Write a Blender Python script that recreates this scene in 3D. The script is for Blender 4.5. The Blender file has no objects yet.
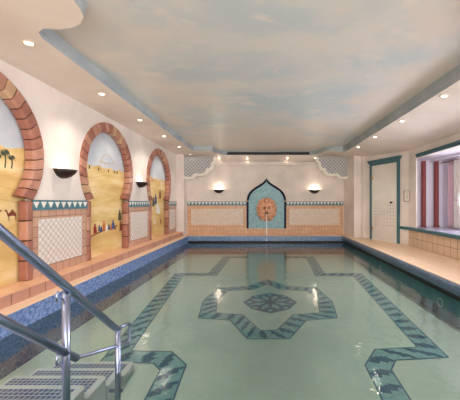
import bpy, bmesh, math, random
from mathutils import Vector, Matrix
from mathutils.geometry import tessellate_polygon
random.seed(7)
scene = bpy.context.scene
C = scene.collection
PI = math.pi

# ------------------------------------------------------------ camera, light
F = 290.0
cam = bpy.data.cameras.new('camera')
cam_o = bpy.data.objects.new('camera', cam); C.objects.link(cam_o)
cam_o.location = (0, 0, 1.0); cam_o.rotation_euler = (PI/2, 0, 0)
cam.sensor_fit = 'HORIZONTAL'; cam.sensor_width = 36; cam.lens = F/460*36
cam.shift_x = (230-265)/460; cam.shift_y = 2.5/460
cam.clip_start = 0.02
scene.camera = cam_o
scene.view_settings.view_transform = 'Standard'
scene.view_settings.look = 'None'
scene.view_settings.gamma = 1
scene.view_settings.exposure = 0.85

w = bpy.data.worlds.new('world'); scene.world = w; w.use_nodes = True
w.node_tree.nodes['Background'].inputs[0].default_value = (0.93, 0.95, 1.0, 1)
w.node_tree.nodes['Background'].inputs[1].default_value = 1.6

def area(name, loc, rot, sx, sy, power, col):
    l = bpy.data.lights.new(name, 'AREA'); l.shape = 'RECTANGLE'
    l.size = sx; l.size_y = sy; l.energy = power; l.color = col
    o = bpy.data.objects.new(name, l); C.objects.link(o)
    o.location = loc; o.rotation_euler = rot
    return o
# two fill lights added behind the camera, then daylight through the bay window
area('added_rear_fill', (0.3, -3.75, 1.45), (PI/2, 0, 0), 5.6, 1.7, 170, (1.0, 0.95, 0.90))
area('added_rear_upfill', (0.3, -4.3, 0.2), (PI/2+0.42, 0, 0), 5.6, 1.2, 260, (1.0, 0.96, 0.90))
area('bay_window_daylight', (4.62, 4.6, 1.3), (0, PI/2, 0), 1.4, 3.6, 110, (0.86, 0.86, 1.0))
SPOT_W = 20; SCONCE_W = 0.8
WARM = (1.0, 0.91, 0.82)

# ------------------------------------------------------------ materials
def srgb(r, g, b):
    f = lambda c: (c/255/12.92) if c/255 <= 0.04045 else ((c/255+0.055)/1.055)**2.4
    return (f(r), f(g), f(b), 1)

def base_mat(name, col, rough=0.6, metal=0.0, spec=0.4):
    m = bpy.data.materials.new(name); m.use_nodes = True
    b = m.node_tree.nodes['Principled BSDF']
    b.inputs['Base Color'].default_value = col
    b.inputs['Roughness'].default_value = rough
    b.inputs['Metallic'].default_value = metal
    b.inputs['Specular IOR Level'].default_value = spec
    return m

def nodes(m): return m.node_tree.nodes, m.node_tree.links, m.node_tree.nodes['Principled BSDF']

def mottled(name, c1, c2, scale=3.0, rough=0.6, bump=0.0, stretch=(1, 1, 1), lo=0.35, hi=0.65, c3=None, metal=0.0, detail=4):
    m = base_mat(name, c1, rough, metal); N, L, b = nodes(m)
    tc = N.new('ShaderNodeTexCoord'); mp = N.new('ShaderNodeMapping'); mp.inputs['Scale'].default_value = stretch
    L.new(tc.outputs['Object'], mp.inputs[0])
    n = N.new('ShaderNodeTexNoise'); n.inputs['Scale'].default_value = scale; n.inputs['Detail'].default_value = detail
    L.new(mp.outputs[0], n.inputs['Vector'])
    r = N.new('ShaderNodeValToRGB'); r.color_ramp.elements[0].position = lo; r.color_ramp.elements[1].position = hi
    r.color_ramp.elements[0].color = c1; r.color_ramp.elements[1].color = c2
    if c3:
        e = r.color_ramp.elements.new((lo+hi)/2); e.color = c3
    L.new(n.outputs['Fac'], r.inputs[0]); L.new(r.outputs[0], b.inputs['Base Color'])
    if bump:
        bp = N.new('ShaderNodeBump'); bp.inputs['Strength'].default_value = bump; bp.inputs['Distance'].default_value = 0.02
        L.new(n.outputs['Fac'], bp.inputs['Height']); L.new(bp.outputs[0], b.inputs['Normal'])
    return m

def tiled(name, c1, c2, mortar, tw, th, ms, axes='YZ', rot=0.0, rough=0.35, off=(0, 0), offset=0.0, bias=0.0, noise=0.0, nscale=6):
    m = base_mat(name, c1, rough); N, L, b = nodes(m)
    tc = N.new('ShaderNodeTexCoord'); sp = N.new('ShaderNodeSeparateXYZ'); cb = N.new('ShaderNodeCombineXYZ')
    L.new(tc.outputs['Object'], sp.inputs[0])
    L.new(sp.outputs['XYZ'.index(axes[0])], cb.inputs[0]); L.new(sp.outputs['XYZ'.index(axes[1])], cb.inputs[1])
    mp = N.new('ShaderNodeMapping'); mp.inputs['Location'].default_value = (off[0], off[1], 0); mp.inputs['Rotation'].default_value = (0, 0, rot)
    L.new(cb.outputs[0], mp.inputs[0])
    br = N.new('ShaderNodeTexBrick'); br.offset = offset; br.offset_frequency = 2; br.squash = 1
    br.inputs['Color1'].default_value = c1; br.inputs['Color2'].default_value = c2; br.inputs['Mortar'].default_value = mortar
    br.inputs['Scale'].default_value = 1; br.inputs['Mortar Size'].default_value = ms; br.inputs['Mortar Smooth'].default_value = 0.1
    br.inputs['Brick Width'].default_value = tw; br.inputs['Row Height'].default_value = th; br.inputs['Bias'].default_value = bias
    L.new(mp.outputs[0], br.inputs['Vector'])
    out = br.outputs['Color']
    if noise:
        n = N.new('ShaderNodeTexNoise'); n.inputs['Scale'].default_value = nscale; n.inputs['Detail'].default_value = 5
        L.new(tc.outputs['Object'], n.inputs['Vector'])
        mx = N.new('ShaderNodeMix'); mx.data_type = 'RGBA'; mx.blend_type = 'OVERLAY'; mx.inputs['Factor'].default_value = noise
        L.new(out, mx.inputs['A']); L.new(n.outputs['Fac'], mx.inputs['B']); out = mx.outputs['Result']
    L.new(out, b.inputs['Base Color'])
    bp = N.new('ShaderNodeBump'); bp.inputs['Strength'].default_value = 0.35; bp.inputs['Distance'].default_value = 0.004; bp.invert = True
    L.new(br.outputs['Fac'], bp.inputs['Height']); L.new(bp.outputs[0], b.inputs['Normal'])
    return m

def emit(name, col, s):
    m = base_mat(name, col); N, L, b = nodes(m)
    b.inputs['Emission Color'].default_value = col; b.inputs['Emission Strength'].default_value = s
    return m

M = {}
M['plaster'] = mottled('cream_plaster', srgb(216, 204, 194), srgb(230, 218, 208), 2.5, 0.75, 0.25)
M['soffit'] = mottled('beige_ceiling_paint', srgb(226, 211, 199), srgb(238, 226, 215), 1.3, 0.6)
def sky_ceiling():
    m = base_mat('painted_cloud_ceiling', srgb(215, 200, 185), 0.38); N, L, b = nodes(m)
    tc = N.new('ShaderNodeTexCoord')
    def nz(scale, stretch, det, loc=(0, 0, 0)):
        mp = N.new('ShaderNodeMapping'); mp.inputs['Scale'].default_value = stretch; mp.inputs['Location'].default_value = loc
        L.new(tc.outputs['Object'], mp.inputs[0])
        n = N.new('ShaderNodeTexNoise'); n.inputs['Scale'].default_value = scale; n.inputs['Detail'].default_value = det
        n.inputs['Roughness'].default_value = 0.6; n.inputs['Distortion'].default_value = 0.4
        L.new(mp.outputs[0], n.inputs['Vector']); return n
    def mix(fac, lo, hi, A, B):
        r = N.new('ShaderNodeMapRange'); r.inputs['From Min'].default_value = lo; r.inputs['From Max'].default_value = hi
        r.interpolation_type = 'SMOOTHSTEP'
        L.new(fac, r.inputs['Value'])
        mx = N.new('ShaderNodeMix'); mx.data_type = 'RGBA'; L.new(r.outputs[0], mx.inputs['Factor'])
        if isinstance(A, tuple): mx.inputs['A'].default_value = A
        else: L.new(A, mx.inputs['A'])
        mx.inputs['B'].default_value = B
        return mx.outputs['Result']
    a = nz(0.8, (0.8, 1.2, 1), 6); bb = nz(0.45, (1, 1, 1), 4, (3.1, 1.7, 0)); c = nz(2.2, (1, 1.6, 1), 5, (7, 2, 0))
    o = mix(a.outputs['Fac'], 0.40, 0.62, srgb(216, 212, 206), srgb(192, 202, 204))
    o = mix(bb.outputs['Fac'], 0.46, 0.62, o, srgb(220, 209, 199))
    o = mix(c.outputs['Fac'], 0.55, 0.75, o, srgb(226, 218, 210))
    L.new(o, b.inputs['Base Color'])
    return m
M['cloud'] = sky_ceiling()
M['bluetrim'] = mottled('blue_grey_cove_paint', srgb(148, 156, 160), srgb(170, 176, 176), 2.0, 0.5)
M['black'] = base_mat('black_metal', srgb(18, 18, 20), 0.5)
M['brickA'] = mottled('terracotta_red_brick', srgb(146, 92, 76), srgb(162, 108, 90), 8, 0.45)
M['brickB'] = mottled('terracotta_orange_brick', srgb(170, 120, 100), srgb(184, 134, 112), 8, 0.45)
M['brickC'] = mottled('terracotta_tan_brick', srgb(182, 146, 112), srgb(192, 154, 122), 8, 0.45)
M['joint'] = base_mat('dark_brick_joint', srgb(70, 44, 36), 0.8)
M['tanL'] = tiled('tan_wall_tile', srgb(190, 148, 124), srgb(200, 160, 136), srgb(146, 108, 88), 0.125, 0.12, 0.005, 'YZ', off=(0.0, 0.01))
M['tanB'] = tiled('orange_tan_wall_tile', srgb(204, 158, 124), srgb(212, 170, 136), srgb(172, 134, 106), 0.105, 0.11, 0.005, 'XZ', off=(0, 0.0))
M['riserL'] = tiled('terracotta_kerb_tile', srgb(180, 132, 112), srgb(192, 146, 124), srgb(120, 80, 62), 0.22, 0.4, 0.005, 'YZ', off=(0.04, 0.12))
M['ledge'] = mottled('terracotta_ledge_top', srgb(214, 164, 130), srgb(226, 180, 146), 5, 0.4)
M['coping'] = mottled('pale_coping_stone', srgb(222, 190, 160), srgb(232, 202, 174), 5, 0.4)
M['deck'] = tiled('beige_deck_tile', srgb(214, 184, 152), srgb(220, 190, 160), srgb(200, 168, 138), 0.3, 0.3, 0.004, 'XY', noise=0.15, rough=0.4)
M['bench'] = tiled('beige_bench_tile', srgb(204, 176, 150), srgb(214, 186, 160), srgb(146, 114, 92), 0.19, 0.185, 0.006, 'YZ', off=(0.05, 0.0))
M['diaL'] = tiled('white_diamond_tile', srgb(222, 210, 200), srgb(226, 216, 206), srgb(140, 122, 112), 0.062, 0.062, 0.0028, 'YZ', rot=PI/4)
M['diaB'] = tiled('cream_diamond_tile', srgb(226, 210, 192), srgb(216, 196, 176), srgb(188, 160, 138), 0.055, 0.055, 0.005, 'XZ', rot=PI/4)
M['teal'] = mottled('teal_glaze', srgb(66, 110, 122), srgb(88, 132, 142), 10, 0.35)
M['tealdark'] = base_mat('dark_teal_paint', srgb(66, 104, 112), 0.45)
M['white'] = base_mat('white_glaze', srgb(232, 226, 214), 0.4)
M['nichep'] = mottled('aqua_mosaic', srgb(120, 162, 170), srgb(142, 180, 186), 14, 0.4)
M['navy'] = base_mat('navy_tile', srgb(20, 20, 48), 0.6, 0, 0.2)
M['clay'] = mottled('terracotta_clay', srgb(218, 156, 122), srgb(234, 182, 148), 12, 0.55, 0.3)
M['claydark'] = base_mat('dark_mouth', srgb(70, 34, 22), 0.8)
M['lattice'] = tiled('grey_white_lattice', srgb(146, 143, 146), srgb(154, 150, 152), srgb(206, 206, 200), 0.075, 0.075, 0.008, 'XZ', rot=PI/4)
M['bronze'] = base_mat('dark_bronze', srgb(52, 38, 36), 0.4, 0.5)
M['steel'] = base_mat('brushed_steel', srgb(150, 160, 186), 0.30, 1.0)
M['brass'] = base_mat('brass', srgb(190, 140, 80), 0.35, 1.0)
M['lamp'] = emit('lamp_glow', (1, 0.86, 0.66, 1), 12)
M['bulb'] = emit('bulb_glow', (1, 0.86, 0.68, 1), 10)
M['mosaic'] = tiled('blue_mosaic', srgb(80, 106, 164), srgb(138, 160, 204), srgb(104, 126, 160), 0.024, 0.024, 0.002, 'YZ', noise=0.35, nscale=30, rough=0.25)
M['mosaicX'] = tiled('blue_mosaic_end_wall', srgb(96, 124, 158), srgb(128, 152, 180), srgb(74, 96, 128), 0.03, 0.03, 0.002, 'XZ', noise=0.3, nscale=30, rough=0.25)
M['lip'] = mottled('slate_blue_lip', srgb(66, 88, 110), srgb(82, 104, 126), 12, 0.3)
M['poolfloor'] = tiled('pale_green_mosaic', srgb(218, 236, 228), srgb(224, 240, 231), srgb(218, 236, 228), 0.05, 0.05, 0.001, 'XY', noise=0.3, nscale=2.5, rough=0.5)
M['poolwall'] = mottled('teal_pool_wall', srgb(90, 140, 148), srgb(110, 156, 160), 6, 0.5)
M['bandL'] = mottled('teal_band_mosaic', srgb(136, 188, 200), srgb(158, 204, 208), 22, 0.5)
M['bandD'] = mottled('dark_blue_band_mosaic', srgb(56, 104, 140), srgb(80, 128, 158), 22, 0.5)
M['steptop'] = tiled('blue_step_grating', srgb(74, 104, 168), srgb(88, 118, 180), srgb(222, 228, 230), 0.034, 0.034, 0.0035, 'XY')
M['stepwhite'] = base_mat('white_step_edge', srgb(240, 244, 250), 0.4)
M['muralsky'] = mottled('mural_sky', srgb(178, 186, 194), srgb(206, 206, 206), 1.6, 0.6)
M['muralsand'] = mottled('mural_sand', srgb(206, 168, 104), srgb(232, 206, 156), 1.3, 0.6, 0, (1, 1, 3.5), c3=srgb(220, 188, 124), detail=6)
M['sandline'] = base_mat('mural_brown_line', srgb(200, 160, 92), 0.6)
M['palm'] = base_mat('mural_palm', srgb(66, 74, 54), 0.6)
M['camel'] = base_mat('mural_camel', srgb(128, 64, 40), 0.6)
M['fred'] = base_mat('mural_red', srgb(150, 44, 44), 0.6)
M['fblue'] = base_mat('mural_blue', srgb(60, 78, 120), 0.6)
M['fwhite'] = base_mat('mural_white', srgb(230, 224, 210), 0.6)
M['forange'] = base_mat('mural_orange', srgb(196, 110, 60), 0.6)
M['doorglass'] = mottled('frosted_glass', srgb(214, 206, 196), srgb(226, 218, 208), 2, 0.22)
M['dots'] = base_mat('door_dots', srgb(150, 136, 124), 0.5)
M['redcol'] = base_mat('red_column_paint', srgb(134, 60, 56), 0.5)
M['lav'] = base_mat('lavender_plaster', srgb(230, 224, 238), 0.6)
M['lavsill'] = base_mat('lavender_sill_gloss', srgb(196, 196, 218), 0.15)
M['pinkcloth'] = base_mat('pink_curtain_cloth', srgb(226, 192, 206), 0.8)
M['whitecloth'] = base_mat('white_curtain_cloth', srgb(228, 220, 214), 0.8)
M['winframe'] = base_mat('white_window_frame', srgb(232, 230, 230), 0.4)

def glass_mat():
    m = bpy.data.materials.new('window_glass'); m.use_nodes = True; N = m.node_tree.nodes; L = m.node_tree.links; N.clear()
    o = N.new('ShaderNodeOutputMaterial'); mx = N.new('ShaderNodeMixShader'); t = N.new('ShaderNodeBsdfTransparent'); g = N.new('ShaderNodeBsdfGlossy')
    g.inputs['Roughness'].default_value = 0.02; fr = N.new('ShaderNodeFresnel'); fr.inputs['IOR'].default_value = 1.45
    L.new(fr.outputs[0], mx.inputs[0]); L.new(t.outputs[0], mx.inputs[1]); L.new(g.outputs[0], mx.inputs[2]); L.new(mx.outputs[0], o.inputs[0])
    return m
M['glass'] = glass_mat()
def water_mat():
    m = bpy.data.materials.new('pool_water'); m.use_nodes = True; N = m.node_tree.nodes; L = m.node_tree.links; N.clear()
    o = N.new('ShaderNodeOutputMaterial'); mx = N.new('ShaderNodeMixShader'); t = N.new('ShaderNodeBsdfTransparent'); g = N.new('ShaderNodeBsdfGlossy')
    t.inputs[0].default_value = (0.91, 0.985, 0.965, 1)
    g.inputs['Roughness'].default_value = 0.04; fr = N.new('ShaderNodeFresnel'); fr.inputs['IOR'].default_value = 1.62
    tc = N.new('ShaderNodeTexCoord')
    n = N.new('ShaderNodeTexNoise'); n.inputs['Scale'].default_value = 5.0; n.inputs['Detail'].default_value = 4
    L.new(tc.outputs['Object'], n.inputs['Vector'])
    bp = N.new('ShaderNodeBump'); bp.inputs['Strength'].default_value = 0.3; bp.inputs['Distance'].default_value = 0.02
    L.new(n.outputs['Fac'], bp.inputs['Height'])
    L.new(bp.outputs[0], fr.inputs['Normal']); L.new(bp.outputs[0], g.inputs['Normal'])
    L.new(fr.outputs[0], mx.inputs[0]); L.new(t.outputs[0], mx.inputs[1]); L.new(g.outputs[0], mx.inputs[2]); L.new(mx.outputs[0], o.inputs[0])
    return m
M['water'] = water_mat()

# ------------------------------------------------------------ mesh helpers
class MB:
    def __init__(s): s.v = []; s.f = []; s.mi = []
    def add(s, vs, fs, mi=0):
        o = len(s.v); s.v += [tuple(p) for p in vs]
        for f in fs: s.f.append([i+o for i in f]); s.mi.append(mi)
    def box(s, x0, x1, y0, y1, z0, z1, mi=0):
        s.add([(x0,y0,z0),(x1,y0,z0),(x1,y1,z0),(x0,y1,z0),(x0,y0,z1),(x1,y0,z1),(x1,y1,z1),(x0,y1,z1)],
              [(0,3,2,1),(4,5,6,7),(0,1,5,4),(1,2,6,5),(2,3,7,6),(3,0,4,7)], mi)
    def prism(s, pts, fn, t0, t1, mi=0, holes=(), side_mi=None):
        """2-D outline pts (with holes) mapped by fn(a,b,t) between t0 and t1"""
        loops = [list(pts)] + [list(h) for h in holes]
        flat = [p for l in loops for p in l]
        tri = tessellate_polygon([[Vector((p[0], p[1], 0)) for p in l] for l in loops])
        n = len(flat)
        vs = [fn(a, b, t0) for a, b in flat] + [fn(a, b, t1) for a, b in flat]
        s.add(vs, [tuple(t) for t in tri] + [tuple(i+n for i in reversed(t)) for t in tri], mi)
        fs = []; k = 0
        for l in loops:
            m = len(l)
            for i in range(m):
                a, b = k+i, k+(i+1) % m
                fs.append((a, b, b+n, a+n))
            k += m
        s.add(vs, fs, mi if side_mi is None else side_mi)
    def tube(s, path, r, seg=12, mi=0, caps=True):
        P = [Vector(p) for p in path]; rings = []
        ref = None
        for i, p in enumerate(P):
            if i == 0: t = (P[1]-P[0])
            elif i == len(P)-1: t = (P[-1]-P[-2])
            else: t = (P[i+1]-p).normalized() + (p-P[i-1]).normalized()
            t.normalize()
            if ref is None:
                ref = Vector((0,0,1)) if abs(t.z) < 0.9 else Vector((1,0,0))
            u = (ref - t*ref.dot(t)).normalized(); ref = u
            v = t.cross(u)
            rr = r[i] if isinstance(r, (list, tuple)) else r
            rings.append([p + (u*math.cos(2*PI*k/seg) + v*math.sin(2*PI*k/seg))*rr for k in range(seg)])
        vs = [q for rg in rings for q in rg]; fs = []
        for i in range(len(P)-1):
            for k in range(seg):
                a = i*seg+k; b = i*seg+(k+1) % seg
                fs.append((a, b, b+seg, a+seg))
        if caps: fs.append(tuple(range(seg))[::-1]); fs.append(tuple((len(P)-1)*seg+k for k in range(seg)))
        s.add(vs, fs, mi)
    def lathe(s, prof, c, seg=24, a0=0, a1=2*PI, mi=0):
        """profile of (radius, z) round the vertical axis at c"""
        full = abs(a1-a0-2*PI) < 1e-6; n = seg if full else seg+1
        vs = [(c[0]+r*math.cos(a0+(a1-a0)*k/seg), c[1]+r*math.sin(a0+(a1-a0)*k/seg), c[2]+z) for r, z in prof for k in range(n)]
        fs = []
        for i in range(len(prof)-1):
            for k in range(seg):
                a = i*n+k; b = i*n+(k+1) % n
                fs.append((a, b, b+n, a+n))
        s.add(vs, fs, mi)
    def build(s, name, mats, parent=None, smooth=False, bevel=0, loc=None):
        me = bpy.data.meshes.new(name); me.from_pydata(s.v, [], s.f)
        if not isinstance(mats, (list, tuple)): mats = [mats]
        for m in mats: me.materials.append(m)
        for p, i in zip(me.polygons, s.mi): p.material_index = i; p.use_smooth = smooth
        bm = bmesh.new(); bm.from_mesh(me); bmesh.ops.remove_doubles(bm, verts=bm.verts, dist=1e-5)
        bmesh.ops.recalc_face_normals(bm, faces=bm.faces); bm.to_mesh(me); bm.free()
        o = bpy.data.objects.new(name, me); C.objects.link(o)
        if parent: o.parent = parent
        if loc: o.location = loc
        if bevel:
            b = o.modifiers.new('bevel', 'BEVEL'); b.width = bevel; b.segments = 2; b.limit_method = 'ANGLE'; b.angle_limit = math.radians(40)
        return o

def tag(o, label, cat, group=None):
    o['label'] = label; o['category'] = cat
    if group: o['group'] = group
    return o
def thing(name, label, cat, loc=(0, 0, 0), group=None):
    o = bpy.data.objects.new(name, None); C.objects.link(o); o.location = loc; o.empty_display_size = 0.1
    return tag(o, label, cat, group)
def struct(o): o['kind'] = 'structure'; return o
def dup(root, loc=None, label=None):
    def cp(o, par):
        c = o.copy(); C.objects.link(c)
        if par: c.parent = par
        for ch in list(o.children): cp(ch, c)
        return c
    r = cp(root, None)
    if loc: r.location = loc
    if label: r['label'] = label
    return r

# ------------------------------------------------------------ key sizes
XW = -2.68      # left wall plane
XM = -2.765     # mural plane
XL, XR = -2.31, 2.36   # pool edges
YB = 9.12       # back wall
YP = 8.72       # far pool edge
YN = 0.55       # near pool edge
ZW = -0.20      # water
ZF = -0.55      # pool floor
ARC = [0.31, 2.66, 5.01, 7.37]      # arch centres along the left wall (the first is behind the frame edge)
RO, RI, HW = 0.83, 0.67, 0.66
ZC = 1.525; ZFOOT = ZC-0.503; ZLEDGE = 0.12
ZTOP = 2.70
ZS = 2.45; ZTRAY = 2.57

# ------------------------------------------------------------ structure
def yz(x0):
    return lambda a, b, t: (t, a, b)
# left wall with horseshoe openings (outline runs along the ledge and round each arch)
pts = [(-3.6, ZLEDGE-0.2)]
for c in ARC[1:]:
    pts += [(c-HW+0.004, ZLEDGE-0.2), (c-HW+0.004, ZFOOT+0.02)]
    a0 = PI + 0.62; a1 = -0.62
    for k in range(33):
        a = a0 + (a1-a0)*k/32
        pts.append((c + (RO-0.004)*math.cos(a), ZC + (RO-0.004)*math.sin(a)))
    pts += [(c+HW-0.004, ZFOOT+0.02), (c+HW-0.004, ZLEDGE-0.2)]
pts += [(8.9, ZLEDGE-0.2), (8.9, ZTOP), (-3.6, ZTOP)]
b = MB(); b.prism(pts, lambda a, z, t: (t, a, z), XW, XM+0.02)
b.box(-2.95, XM-0.012, -3.6, 9.3, -0.2, ZTOP)
struct(b.build('wall_left', M['plaster']))
# back wall, with corner pier on the left
b = MB(); b.box(-3.0, 2.9, YB, YB+0.2, -0.2, ZTOP)
b.box(-2.75, -2.45, 8.75, YB, 0.0, ZTOP)
struct(b.build('wall_back', M['plaster']))
# right wall: pier, pilaster, slanted door wall, wall by the bay and above it
DX0, DY0, DX1, DY1 = 2.82, 8.15, 3.37, 6.80
b = MB()
out = [(2.47, YB+0.1), (2.55, 8.3), (2.76, 8.3), (2.76, 8.22), (DX0, DY0), (DX1, DY1), (3.385, 6.5), (3.41, 6.5), (3.41, 6.95), (3.2, 8.3), (3.0, YB+0.1)]
b.prism(out, lambda a, y, t: (a, y, t), -0.2, ZTOP)
struct(b.build('wall_right', M['plaster']))
b = MB(); b.box(3.37, 3.52, -3.6, 6.9, 1.99, ZTOP)       # over the bay opening
struct(b.build('wall_bay_head', M['plaster']))
b = MB()
b.box(3.37, 3.52, -3.6, 0.4, -0.1, 1.99)        # near end beyond the bay
b.box(3.37, 4.5, 0.3, 0.4, -0.1, 2.1)
struct(b.build('wall_bay_near', M['plaster']))
b = MB(); b.box(3.40, 4.5, 6.92, 7.05, -0.1, 2.1)
struct(b.build('wall_bay_end', M['lav']))
b = MB(); b.box(4.24, 4.36, 6.45, 7.05, -0.1, 2.1); b.box(4.24, 4.36, 0.3, 6.45, -0.1, 0.55); b.box(4.24, 4.36, 0.3, 6.45, 1.88, 2.1)
struct(b.build('wall_bay_window', M['lav']))
b = MB(); b.box(3.52, 4.36, 0.3, 7.05, 2.0, 2.06); b.box(3.9, 3.98, 0.4, 6.92, 1.955, 2.0)
struct(b.build('ceiling_bay', M['lav']))
# unseen rear wall behind the photographer, its glazing added to let daylight in
b = MB(); b.box(-2.95, 3.5, -3.7, -3.6, -0.1, 0.45); b.box(-2.95, 3.5, -3.7, -3.6, 2.35, ZTOP)
b.box(-2.95, -2.5, -3.7, -3.6, 0.45, 2.35); b.box(3.1, 3.5, -3.7, -3.6, 0.45, 2.35)
struct(b.build('wall_rear', M['plaster']))
wr = bpy.data.objects.new('added_rear_window', None); C.objects.link(wr); struct(wr)
b = MB()
for x in (-2.5, -1.12, 0.27, 1.66, 3.05): b.box(x, x+0.06, -3.69, -3.61, 0.45, 2.35)
b.box(-2.5, 3.11, -3.69, -3.61, 0.45, 0.5); b.box(-2.5, 3.11, -3.69, -3.61, 2.3, 2.35)
b.build('window_frame', M['winframe'], wr)
b = MB(); b.box(-2.45, 3.06, -3.655, -3.65, 0.5, 2.3); b.build('window_pane', M['glass'], wr)

# ceiling: soffit with a shaped tray
half = [(2.13, 8.0), (2.08, 8.10), (1.92, 8.13), (1.72, 8.14), (1.60, 8.20), (1.56, 8.36), (1.52, 8.58), (1.42, 8.78), (1.28, 8.85)]
cx = 0.10
tray = [(cx+x, y) for x, y in half] + [(cx-x, y) for x, y in reversed(half)]
tray += [(-1.965, 2.56), (-1.93, 2.47), (-1.85, 2.42), (-1.73, 2.43), (-1.61, 2.41), (-1.50, 2.36), (-1.42, 2.27), (-1.385, 2.18), (-1.37, 2.06), (-1.37, -1.0), (1.57, -1.0), (1.57, 2.06),
         (1.60, 2.2), (1.7, 2.36), (1.85, 2.42), (2.1, 2.43), (2.23, 2.56)]
def soffit_z(x, y):
    z = ZS - 0.17*max(0, x-1.95)
    if y > 8.87: z -= 0.68*(y-8.87)
    return z
outer = [(-2.9, -3.7), (3.5, -3.7), (3.5, YB+0.1), (-2.9, YB+0.1)]
loops = [outer, tray[::-1]]
flat = [p for l in loops for p in l]
tri = tessellate_polygon([[Vector((p[0], p[1], 0)) for p in l] for l in loops])
bm = bmesh.new(); vv = [bm.verts.new((p[0], p[1], ZS)) for p in flat]
for t in tri:
    try: bm.faces.new([vv[i] for i in t])
    except ValueError: pass
for co, no in (((1.95, 0, 0), (1, 0, 0)), ((0, 8.87, 0), (0, 1, 0))):
    bmesh.ops.bisect_plane(bm, geom=bm.verts[:]+bm.edges[:]+bm.faces[:], plane_co=co, plane_no=no)
for v in bm.verts: v.co.z = soffit_z(v.co.x, v.co.y)
me = bpy.data.meshes.new('ceiling'); bm.to_mesh(me); bm.free(); me.materials.append(M['soffit'])
ceil = bpy.data.objects.new('ceiling', me); C.objects.link(ceil); struct(ceil)
# cove faces of the tray (painted blue grey) with a soft slope
b = MB(); n = len(tray)
def inset(i, d):
    p0, p1, p2 = Vector(tray[i-1]), Vector(tray[i]), Vector(tray[(i+1) % n])
    e1 = (p1-p0).normalized(); e2 = (p2-p1).normalized()
    nn = (Vector((-e1.y, e1.x)) + Vector((-e2.y, e2.x)))
    nn = nn.normalized()
    return p1 + nn*d
ccw = sum(tray[i][0]*tray[(i+1) % n][1]-tray[(i+1) % n][0]*tray[i][1] for i in range(n)) > 0
sg = 1 if ccw else -1
rings = []
for d, dz in ((0, 0), (0.0, 0.03), (0.008, 0.04), (0.010, 0.07), (0.02, 0.10), (0.03, ZTRAY-ZS+0.01)):
    r = []
    for i in range(n):
        q = inset(i, d*sg); zz = soffit_z(*tray[i]) if dz == 0 else (soffit_z(*tray[i])+dz if dz < 0.1 else ZS+dz)
        r.append((q.x, q.y, zz))
    rings.append(r)
vs = [p for r in rings for p in r]; fs = []
for k in range(len(rings)-1):
    for i in range(n):
        a = k*n+i; c = k*n+(i+1) % n
        fs.append((a, c, c+n, a+n))
b.add(vs, fs); struct(b.build('trim_1', M['bluetrim']))
b = MB(); b.box(-2.9, 3.5, -3.7, YB+0.1, ZTRAY, ZTRAY+0.1)
struct(b.build('ceiling_tray', M['cloud']))
# cornice bar along the head of the back wall
b = MB(); b.box(-2.45, 2.5, 9.04, YB, 2.165, 2.27); b.box(-2.45, 2.5, 9.0, 9.05, 2.15, 2.185)
struct(b.build('trim_2', M['plaster'], bevel=0.006))

# floors and pool shell
b = MB(); b.box(XR, 3.6, -3.6, YB, -0.12, 0); b.box(-2.95, XR, -3.6, YN, -0.12, 0); b.box(3.2, 4.4, 0.2, 7.1, -0.12, -0.001)
struct(b.build('floor', M['deck']))
b = MB(); b.box(-2.50, XL+.004, YN, YB, -0.012, 0.0); b.box(XL, XR, YP-.004, YB, -0.012, 0.0)
struct(b.build('pool_coping', M['coping'], bevel=0.008))
b = MB(); b.box(-2.9, -2.465, YN-4, YB, 0.0, ZLEDGE-0.008)
struct(b.build('baseboard_left', M['riserL']))
b = MB(); b.box(-2.9, -2.46, YN-4, YB, ZLEDGE-0.008, ZLEDGE)
b.box(-2.46, 2.52, YB-0.012, YB-0.001, 0.0, 0.012)
struct(b.build('trim_3', M['ledge'], bevel=0.004))
pf = MB(); pf.box(-2.6, 2.6, 0.3, YB, ZF-0.1, ZF)
pool_floor = struct(pf.build('pool_floor', M['poolfloor']))
b = MB(); b.box(XL-0.2, XL, YN, YP, ZF, -0.012)
struct(b.build('pool_wall_left', M['mosaic']))
b = MB(); b.box(XL, XR+.2, YP, YP+0.2, ZF, -0.012)
struct(b.build('pool_wall_back', M['mosaicX']))
b = MB(); b.box(XR+0.03, XR+0.2, YN, YP, ZF, -0.012)
struct(b.build('pool_wall_right', M['poolwall']))
b = MB(); b.box(XL, XR, YN-0.2, YN-.005, ZF, -0.012); struct(b.build('pool_wall_near', M['poolwall']))
# rounded overflow lips on the right and far edges, black strips below paint the shade
def lip(name, along, x0, y0, y1):
    prof = [(0.03, 0.0), (-0.005, -0.002), (-0.035, -0.02), (-0.05, -0.055), (-0.045, -0.10), (-0.02, -0.135), (0.03, -0.15)]
    b = MB()
    if along == 'Y':
        b.prism([(x0+a, z) for a, z in prof], lambda a, z, t: (a, t, z), y0, y1)
    else:
        b.prism([(x0+a, z) for a, z in prof], lambda a, z, t: (t, a, z), y0, y1)
    return struct(b.build(name, M['lip']))
lip('pool_edge_lip_right', 'Y', XR, YN, YP)
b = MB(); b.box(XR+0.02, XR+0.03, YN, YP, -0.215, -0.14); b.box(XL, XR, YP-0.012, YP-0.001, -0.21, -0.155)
struct(b.build('pool_overflow_shade', M['black']))
b = MB(); b.box(XR-0.02+0.03, XR+0.075, YN, YP, 0.0, 0.006)
struct(b.build('trim_4', M['coping']))
# water
nx, ny = 2, 2
b = MB(); b.add([(XL, YN, ZW), (XR+0.03, YN, ZW), (XR+0.03, YP, ZW), (XL, YP, ZW)], [(0, 1, 2, 3)])
wt = b.build('pool_water', M['water']); wt['kind'] = 'stuff'; tag(wt, 'clear still green-tinted water filling the indoor pool', 'water')

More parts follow.
